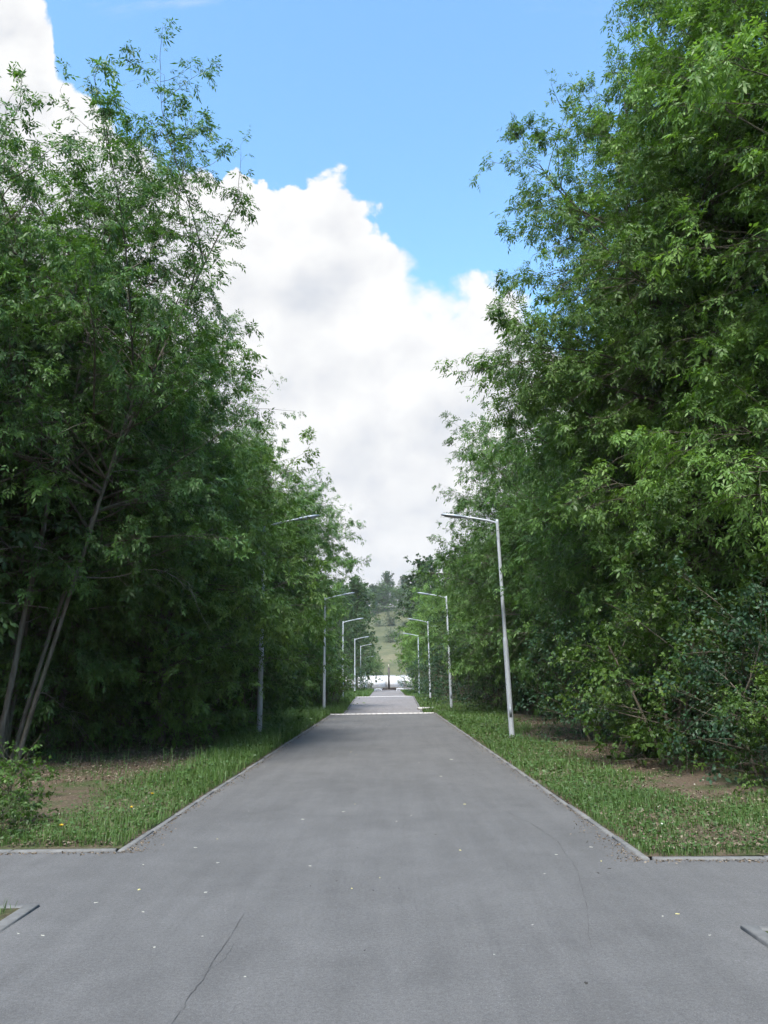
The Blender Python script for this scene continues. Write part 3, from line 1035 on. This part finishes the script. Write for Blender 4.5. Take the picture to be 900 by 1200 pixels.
place(V_BUSH, 'bush', 'dark hedge bush at the foot of the fourth right lamp', 'shrub', 4.4, 77.0, 0, 5.2, 1.35)
place(V_BUSH, 'bush', 'dark bush behind the weedy mounds on the left', 'shrub', -5.2, 53.0, 0, 5.0, 1.3)
place(V_BUSH, 'bush', 'dark bush left of the third left lamp pole', 'shrub', -4.9, 66.0, 0, 4.0, 1.2)
place(V_SAPLING, 'weed_clump', 'small dark weed clump by the left front shrub', 'weeds', -4.15, 9.2, 0, 1.5, .42)
place(V_SAPLING, 'weed_clump', 'small weed clump at the cross path kerb at the left edge of the picture', 'weeds', -4.0, 8.5, 0, 3.5, .34)
place(V_SHRUB, 'maple_shrub', 'drooping shrub beside the first left lamp pole', 'shrub', -4.6, 26.0, 0, 2.5, 1.2)

# ------------------------------------------------------------------ street lamps
def lamp_parts():
    P = []
    g = Geo()
    lathe(g, [(.0, .012), (.11, .012), (.11, .028), (.109, .030), (.074, .034), (.074, .06), (.0738, .09), (.072, 1.0), (.069, 2.55), (.067, 2.60), (.053, 2.66), (.051, 2.70), (.043, 5.90), (.041, 5.97), (.0, 5.985)], 20)
    P.append(('pole', g.mesh('pole', M_POLE, True), None))
    g = Geo()
    g.box(-.035, .035, -.078, -.066, .55, .85)
    P.append(('service_door', g.mesh('service_door', M_HEAD), None))
    g = Geo()
    a = np.linspace(0, 1, 12)
    # arm: short sleeve, bend, then a straight rise of 14 degrees over the path (towards -x)
    pts = np.stack([-(a ** 1.15) * 1.0, np.zeros(12), 5.86 + .26 * a ** .8], -1)
    tubes(g, pts[None], np.full((1, 12), .026), 12)
    P.append(('arm', g.mesh('arm', M_POLE, True), None))
    g = Geo()
    # flat tapered luminaire
    secs = [(-.86, .030, .030), (-.93, .045, .040), (-1.02, .085, .050), (-1.25, .105, .055), (-1.48, .095, .045), (-1.56, .060, .028), (-1.58, .02, .012)]
    V = []
    n = 16
    for x, w, h in secs:
        zc = 6.10 + (-x - .95) * .17
        for k in range(n):
            t = 2 * math.pi * k / n
            c, s = math.cos(t), math.sin(t)
            V.append((x, w * math.copysign(abs(c) ** .7, c), zc + h * (math.copysign(abs(s) ** .8, s) if s > 0 else .55 * math.copysign(abs(s) ** .5, s))))
    idx = np.arange(len(V)).reshape(len(secs), n)
    q = np.stack([idx[:-1], np.roll(idx[:-1], -1, 1), np.roll(idx[1:], -1, 1), idx[1:]], -1).reshape(-1, 4)
    g.add(V, quad=q)
    P.append(('lamp_head', g.mesh('lamp_head', M_HEAD, True), None))
    g = Geo()
    V = []
    for z_ in (-.040, -.026):
        for x, w in ((-1.05, .062), (-1.25, .082), (-1.47, .07)):
            zc = 6.10 + (-x - .95) * .17
            V += [(x, -w, zc + z_), (x, w, zc + z_)]
    g.add(V, quad=[(0, 1, 3, 2), (2, 3, 5, 4), (6, 8, 9, 7), (8, 10, 11, 9), (0, 2, 8, 6), (2, 4, 10, 8), (1, 7, 9, 3), (3, 9, 11, 5), (0, 6, 7, 1), (4, 5, 11, 10)])
    P.append(('lens', g.mesh('lens', M_LENS), 'lamp_head'))
    return P


LAMP = lamp_parts()


def lamp(x, y, side, label, sc=1.0, lean=0.0, z=.02, yaw=0.0):
    t = thing('street_lamp', label, 'street lamp', (x, y, z), (0 if side > 0 else math.pi) + yaw, sc, 'street lamps along the path')
    t.rotation_euler = (0, R(lean), t.rotation_euler[2]) if side > 0 else (0, R(-lean), t.rotation_euler[2])
    made = {}
    for n_, me, par in LAMP:
        made[n_] = obj(n_, me, made[par] if par else t)
    return t


lamp(3.35, 21.35, 1, 'nearest street lamp on the right, clear grey pole leaning slightly to the path', 1.0, -1.4, yaw=R(-6))
lamp(3.45, 42.0, 1, 'second street lamp on the right, pole top close against maple leaves', 1.0, -1.0)
lamp(3.38, 60.5, 1, 'third street lamp on the right, full head and arm before light green tree', 1.0, -.6)
lamp(3.35, 80.0, 1, 'fourth street lamp on the right, mostly hidden in foliage above the hedge', 1.0)
lamp(3.62, 107.0, 1, 'farthest street lamp on the right, only the lower pole showing by the hedge', 1.0)
lamp(-3.55, 22.2, -1, 'nearest street lamp on the left, lower pole bare and upper pole in leaves', 1.02, .2)
lamp(-2.98, 37.9, -1, 'second street lamp on the left beside the pale band across the path', .93, .2)
lamp(-3.42, 62.0, -1, 'third street lamp on the left, tall clear pole behind the weedy mound', 1.03, .3)
lamp(-3.40, 85.5, -1, 'fourth street lamp on the left, shorter-looking with its arm fully clear', 1.0, .2)
lamp(-3.35, 104.0, -1, 'fifth street lamp on the left near the end of the fence', 1.0, .1)
lamp(-3.3, 126.0, -1, 'farthest street lamp on the left, faint thin pole against dark leaves', .85, .1)

# ------------------------------------------------------------------ end of the path: white fence, post, barriers
fence = thing('panel_fence', 'long white panel fence closing off the far end of the path', 'fence', (0, 146, 0))
g = Geo()
for i in range(-12, 12):
    g.box(i * 3.4 + .03, (i + 1) * 3.4 - .03, -.03, .03, .15, 2.15)
obj('panel', g.mesh('panel', M_WALL), fence)
for i in range(-12, 13):
    g = Geo()
    g.box(i * 3.4 - .06, i * 3.4 + .06, -.12, -.035, 0, 2.3)
    obj('fence_post', g.mesh('fence_post', M_FPOST), fence)
g = Geo()
g.box(-40.9, 40.9, -.06, .06, 2.155, 2.32)
obj('top_rail', g.mesh('top_rail', M_FPOST), fence)

pt = thing('barrier_post', 'thin dark post with a pale tip standing before the white fence', 'post', (.42, 118, 0))
g = Geo()
lathe(g, [(0, .1), (.16, .1), (.14, 3.3), (0, 3.3)], 10)
obj('shaft', g.mesh('shaft', M_DARK), pt)
g = Geo()
lathe(g, [(0, 3.3), (.08, 3.3), (.07, 3.75), (0, 3.8)], 10)
obj('tip', g.mesh('tip', M_TIP), pt)
g = Geo()
g.box(-1.15, 1.25, -.25, .25, 0, .14)
g.box(-.95, 1.05, -.06, .06, .141, .36)
obj('base', g.mesh('base', M_DARK), pt)
for x, lab in ((-1.15, 'low white curved barrier left of the dark post'), (2.0, 'low white curved barrier right of the dark post')):
    g = Geo()
    a = np.linspace(0, math.pi, 14)
    pts = np.stack([np.cos(a) * .5, np.zeros(14), np.sin(a) * .28 + .02], -1)
    tubes(g, pts[None], np.full((1, 14), .045), 8)
    o = obj('hoop_barrier', g.mesh('hoop_barrier', M_WALL, True), label=lab, category='barrier')
    o.location = (x, 113.5, 0)
for x, lab in ((-.95, 'thin grey rail post left of the dark post'), (1.85, 'thin grey rail post right of the dark post')):
    t = thing('rail_post', lab, 'post', (x, 120, 0))
    g = Geo()
    lathe(g, [(0, 0), (.04, 0), (.04, 1.6), (0, 1.6)], 8)
    obj('shaft', g.mesh('rail_shaft', M_FPOST), t)
    g = Geo()
    g.box(-.5, .5, -.025, .025, 1.45, 1.52)
    obj('rail', g.mesh('rail', M_FPOST), t)
# pale slab lying in the right verge by the band
g = Geo()
g.box(-.42, .42, -.35, .35, -.03, .09)
o = obj('concrete_slab', g.mesh('concrete_slab', M_SLAB), label='pale concrete slab lying in the right verge just past the white band', category='slab')
o.location = (2.1, 42.2, .03)
o.rotation_euler = (0, 0, .1)

# ------------------------------------------------------------------ air between here and the far hill
M_HAZE = bpy.data.materials.new('haze')
M_HAZE.use_nodes = True
_nt = M_HAZE.node_tree
_nt.nodes.remove(_nt.nodes['Principled BSDF'])
_v = _nt.nodes.new('ShaderNodeVolumePrincipled')
_v.inputs['Color'].default_value = (.86, .90, .94, 1)
_v.inputs['Density'].default_value = .00025
_nt.links.new(_v.outputs[0], _nt.nodes['Material Output'].inputs['Volume'])
g = Geo()
g.box(-440, 440, -60, 640, -2.0, 90)
obj('haze', g.mesh('haze', M_HAZE), kind='stuff', label='thin pale air over the path and the far hill', category='haze')

# ------------------------------------------------------------------ grass, weeds, litter
def grass_keep(x, y, side):
    """probability that grass grows there"""
    if side < 0:
        d = (XL - .09) - x
        edge = 1.05 + .45 * noise2(x * 0, y, 31, .8) + np.clip((y - 14) * .16, 0, 3.2)
        p = np.clip((edge - d) / .5, 0, 1)
        p = np.maximum(p, np.clip((9.15 + .3 * noise2(x, y * 0, 32, 1.1) - y) / .4, 0, 1))
        bare = noise2(x, y, 33, 2.2)
    else:
        d = x - (XR + .09)
        edge = 1.65 + .35 * noise2(x * 0, y, 34, .8) + np.clip((y - 22) * .12, 0, 2.5)
        p = np.clip((edge - d) / .7, 0, 1)
        p = np.maximum(p, .95 * np.clip((10.3 + .5 * noise2(x, y * 0, 35, 1.0) - y) / .8, 0, 1))
        bare = noise2(x, y, 36, 2.2)
    return np.clip(p * np.clip(1.15 + .5 * bare, 0.12, 1) + .03, 0, 1)


def blades(g, r, P, h, w, tint, lean=.5):
    N = len(P)
    az = r.uniform(0, 6.283, N)
    d = np.stack([np.cos(az), np.sin(az), np.zeros(N)], -1)
    s = np.stack([-np.sin(az), np.cos(az), np.zeros(N)], -1)
    ln = (r.uniform(.1, 1, N) * lean * h)[:, None]
    up = np.array([0, 0, 1.])
    h, w = h[:, None], w[:, None]
    m = P + up * h * .55 + d * ln * .3
    t = P + up * h * (1 - .25 * (ln / h)) + d * ln
    V = np.stack([P - s * w * .5, P + s * w * .5, m - s * w * .42, m + s * w * .42, t], 1).reshape(-1, 3)
    k = np.arange(N) * 5
    g.add(V, quad=np.stack([k, k + 1, k + 3, k + 2], -1), tint=tint)
    g.t.append(np.stack([k + 2, k + 3, k + 4], -1) + g.n - 5 * N)
    g.tt.append(tint)


def zsoil(x, side):
    d = np.abs(x) - 2.4
    return .03 + .02 * np.minimum(np.clip(d, 0, None) / 2, 3)


rg = np.random.default_rng(17)
gg, gw, gl_ = Geo(), Geo(), Geo()
for side in (-1, 1):
    for (ya, yb, dens, hh, ww, wide) in ((7.4, 12, 1500, .10, .006, 6.5), (12, 20, 700, .12, .008, 5.0), (20, 38, 330, .15, .013, 5.0), (38, 112, 70, .17, .03, 4.0)):
        n = int((yb - ya) * wide * dens)
        y = rg.uniform(ya, yb, n)
        inn = inL(y) if side < 0 else inR(y)
        x = inn + side * rg.uniform(.0, wide, n) ** 1.0
        k = rg.uniform(0, 1, n) < grass_keep(x, y, side)
        ylim = 8.06 if side < 0 else 7.36
        k &= y > ylim + .03 - (0 if side < 0 else .04 * (x - XR))
        x, y = x[k], y[k]
        tall = 1 + .55 * noise2(x, y, 41 + side, 2.4)
        if side < 0:
            tall = tall * (1.1 + 1.2 * np.clip((y - 10) / 6, 0, 1))
        h = hh * np.clip(tall, .45, 2.6) * rg.uniform(.5, 1.35, len(x))
        tint = np.clip(.45 + .16 * noise2(x, y, 43, 1.5) + rg.normal(0, .13, len(x)), 0, 1)
        P = np.stack([x, y, zsoil(x, side) - .015], -1)
        blades(gg, rg, P, h, ww * rg.uniform(.6, 1.4, len(x)), tint, .75)
        # broad weed leaves among the blades
        kk = rg.uniform(0, 1, len(x)) < (.20 if ya < 20 else .12)
        Pw = P[kk] + np.array([0, 0, .02]) + np.array([0, 0, 1.]) * (h[kk] * rg.uniform(.2, .8, kk.sum()))[:, None]
        a = rg.uniform(0, 6.283, kk.sum())
        D = np.stack([np.cos(a), np.sin(a), rg.uniform(-.2, .6, kk.sum())], -1)
        simple_leaves(gw, rg, Pw, D, (.035 if ya < 12 else .05 if ya < 20 else .08) * rg.uniform(.6, 1.6, kk.sum()), np.clip(tint[kk] + .1, 0, 1), .65)
# the small plots in front of the cross path
for (x0, x1, y0, y1, n) in ((-4.2, XL - .12, 4.2, 6.0, 2600), (XR + .12, 4.0, 3.6, 5.3, 700)):
    x, y = rg.uniform(x0, x1, n), rg.uniform(y0, y1, n)
    k = noise2(x, y, 51, 3.0) > -.2
    x, y = x[k], y[k]
    blades(gg, rg, np.stack([x, y, np.full_like(x, .03)], -1), .06 * rg.uniform(.5, 1.5, len(x)), .005 * rg.uniform(.6, 1.4, len(x)), np.clip(rg.normal(.5, .15, len(x)), 0, 1), .8)
obj('grass', gg.mesh('grass', M_GRASS), kind='stuff', label='uneven green grass growing on the verges beside the path', category='grass')
obj('weeds', gw.mesh('weeds', M_WEED), kind='stuff', label='small broad weed leaves among the verge grass', category='weeds')

M_LITTER = leaf_mat('dry_leaf_litter', (.07, .050, .035), (.16, .125, .092), (.31, .265, .205), trans=.05, rough=.9, spec=.1, vary=0)
n = 60000
side = rg.choice([-1, 1], n)
y = 7.6 + 22 * rg.uniform(0, 1, n) ** 1.5
x = np.where(side < 0, inL(y), inR(y)) + side * rg.uniform(.1, 5.5, n)
k = y > np.where(side < 0, 8.1, 7.45)
x, y, side = x[k], y[k], side[k]
a = rg.uniform(0, 6.283, len(x))
P = np.stack([x, y, zsoil(x, side) + rg.uniform(.004, .03, len(x))], -1)
D = np.stack([np.cos(a), np.sin(a), rg.normal(0, .25, len(x))], -1)
simple_leaves(gl_, rg, P, D, rg.uniform(.018, .055, len(x)), np.clip(rg.normal(.5, .26, len(x)), 0, 1), .55)
obj('leaf_litter', gl_.mesh('leaf_litter', M_LITTER), kind='stuff', label='dry brown leaf litter on the bare soil under the trees', category='leaf litter')

# pale seeds and petals scattered through the grass
M_SEED = leaf_mat('pale_seeds', (.35, .35, .28), (.5, .5, .42), (.62, .62, .56), trans=.2, vary=0)
gs = Geo()
n = 420
side = rg.choice([-1, 1], n)
y = 7.6 + 26 * rg.uniform(0, 1, n) ** 1.3
x = np.where(side < 0, inL(y), inR(y)) + side * rg.uniform(.0, 2.4, n)
k = y > np.where(side < 0, 8.1, 7.45)
x, y, side = x[k], y[k], side[k]
a = rg.uniform(0, 6.283, len(x))
simple_leaves(gs, rg, np.stack([x, y, zsoil(x, side) + rg.uniform(.03, .12, len(x))], -1), np.stack([np.cos(a), np.sin(a), rg.normal(0, .3, len(x))], -1), rg.uniform(.012, .028, len(x)), rg.uniform(0, 1, len(x)), .6)
obj('fallen_seeds', gs.mesh('fallen_seeds', M_SEED), kind='stuff', label='pale fallen seeds and petals caught in the verge grass', category='seeds')

# grit and leaf crumbs gathered along the kerbs
gg2 = Geo()
n = 5200
side = rg.choice([-1, 1], n)
y = np.where(side < 0, 7.9, 7.3) + 29 * rg.uniform(0, 1, n) ** 1.6
x = np.where(side < 0, XL, XR) - side * np.abs(rg.normal(0, .075, n) * (1 + .8 * noise2(y, y * 0, 61, 2.0)))
k = rg.uniform(0, 1, n) < .75
x2 = np.concatenate([rg.uniform(XL - 2.5, XL, 500), rg.uniform(XR, XR + 2.5, 500)])
y2 = np.where(x2 < 0, 7.95, 7.34 - .04 * (x2 - XR)) - np.abs(rg.normal(0, .05, 1000)) - .01
x, y = np.concatenate([x[k], x2]), np.concatenate([y[k], y2])
a = rg.uniform(0, 6.283, len(x))
simple_leaves(gg2, rg, np.stack([x, y, np.full_like(x, .006)], -1), np.stack([np.cos(a), np.sin(a), rg.normal(0, .15, len(x))], -1), rg.uniform(.008, .03, len(x)), rg.uniform(0, .9, len(x)), .6)
obj('kerb_crumbs', gg2.mesh('kerb_crumbs', M_LITTER), kind='stuff', label='dry crumbs and grit gathered along the kerbs of the path', category='grit')

# dandelions on the left verge
M_YEL = plain('dandelion_yellow', (.75, .52, .04), .7)
M_STALK = plain('dandelion_stalk', (.12, .20, .06), .7)
gst, gfl = Geo(), Geo()
tubes(gst, np.array([[[0, 0, 0], [.004, 0, .06], [.012, .004, .13]]]), np.full((1, 3), .0025), 5)
rr = np.random.default_rng(3)
a = np.arange(40) * 2.4
D = np.stack([np.cos(a), np.sin(a), .25 + np.arange(40) / 30], -1)
leaflet_geo(gfl, np.tile([[.012, .004, .13]], (40, 1)), unit(D), np.tile([[0, 0, 1.]], (40, 1)) + rr.normal(0, .1, (40, 3)), np.full(40, .024), np.full(40, .008), np.full(40, .5))
me_st, me_fl = gst.mesh('stalk', M_STALK), gfl.mesh('flower_head', M_YEL)
for x, y, lab in ((-3.30, 8.25, 'yellow dandelion nearest the cross path kerb on the left verge'), (-2.95, 9.35, 'yellow dandelion near the path kerb on the left verge'),
                  (-3.02, 10.4, 'yellow dandelion farther along the kerb on the left verge')):
    t = thing('dandelion', lab, 'flower', (x, y, .05), rr.uniform(0, 6), 1.1, 'dandelions on the left verge')
    obj('stalk', me_st, t)
    obj('flower_head', me_fl, t)

# scraps lying on the asphalt
M_SCRAP = plain('pale_scrap', (.33, .33, .29), .8, var=.15)
M_SCRAPY = plain('yellow_leaf', (.50, .46, .20), .8, var=.15)
M_SCRAPD = plain('dark_scrap', (.035, .033, .03), .9, var=.2)


def scrap_mesh(seed, m_):
    r = np.random.default_rng(seed)
    n = 7
    a = np.arange(n) * 2 * math.pi / n
    rad = r.uniform(.55, 1.1, n)
    top = np.stack([np.cos(a) * rad, np.sin(a) * rad * .5, .10 + r.uniform(0, .25, n)], -1)
    V = np.concatenate([top, top * [1, 1, 0], [[0, 0, .3]]])
    tri = [(i, (i + 1) % n, 2 * n) for i in range(n)]
    qd = [(i, n + i, n + (i + 1) % n, (i + 1) % n) for i in range(n)]
    return Geo().add(V, tri=tri, quad=qd).mesh('scrap', m_)


SC = [[scrap_mesh(10 * j + i, m_) for i in range(3)] for j, m_ in enumerate((M_SCRAP, M_SCRAPY, M_SCRAPD))]
SLAB = [('pale leaf scrap lying on the grey asphalt', 'pale scraps on the path'), ('yellowed leaf lying on the grey asphalt', 'yellow leaves on the path'), ('dark twig scrap lying on the grey asphalt', 'dark scraps on the path')]
placed = [(-1.97, 6.55, 1, .022), (-2.18, 6.2, 0, .018), (-2.25, 5.45, 0, .02), (-2.43, 5.5, 0, .014), (-1.42, 6.45, 0, .022), (-.62, 6.6, 2, .016), (-.42, 6.75, 2, .013), (-.12, 6.45, 2, .017),
          (.08, 6.5, 2, .012), (-1.75, 5.95, 0, .016), (-1.45, 5.2, 0, .017), (1.98, 5.75, 1, .017), (2.02, 5.3, 0, .012), (1.05, 4.55, 2, .02), (1.75, 6.9, 2, .02), (.95, 5.55, 0, .013),
          (1.3, 6.9, 0, .012), (-1.0, 9.6, 0, .025), (-.55, 10.1, 0, .022), (.1, 9.4, 0, .02), (.9, 13.5, 0, .03), (1.3, 16.2, 0, .04), (-1.9, 8.1, 0, .02), (-2.2, 7.4, 0, .018), (-1.2, 5.4, 0, .01),
          (.5, 8.6, 2, .015), (-.3, 8.0, 2, .014), (1.55, 7.6, 0, .016), (1.95, 7.9, 0, .02), (.62, 5.0, 0, .010), (-.15, 5.1, 2, .012), (-.8, 4.7, 0, .012)]
for i in range(34):
    y_ = 5 + 28 * rg.uniform() ** 1.6
    placed.append((rg.uniform(-2.4, 2.1), y_, int(rg.choice([0, 0, 0, 1, 2])), rg.uniform(.008, .016) * (1 + y_ / 25)))
for x_, y_, k_, s_ in placed:
    o = obj('leaf_scrap', SC[k_][int(rg.integers(0, 3))], label=SLAB[k_][0], category='litter', group=SLAB[k_][1])
    o.location = (x_, y_, .0005)
    o.rotation_euler = (0, 0, rg.uniform(0, 6.28))
    o.scale = (s_, s_, s_ * .6)
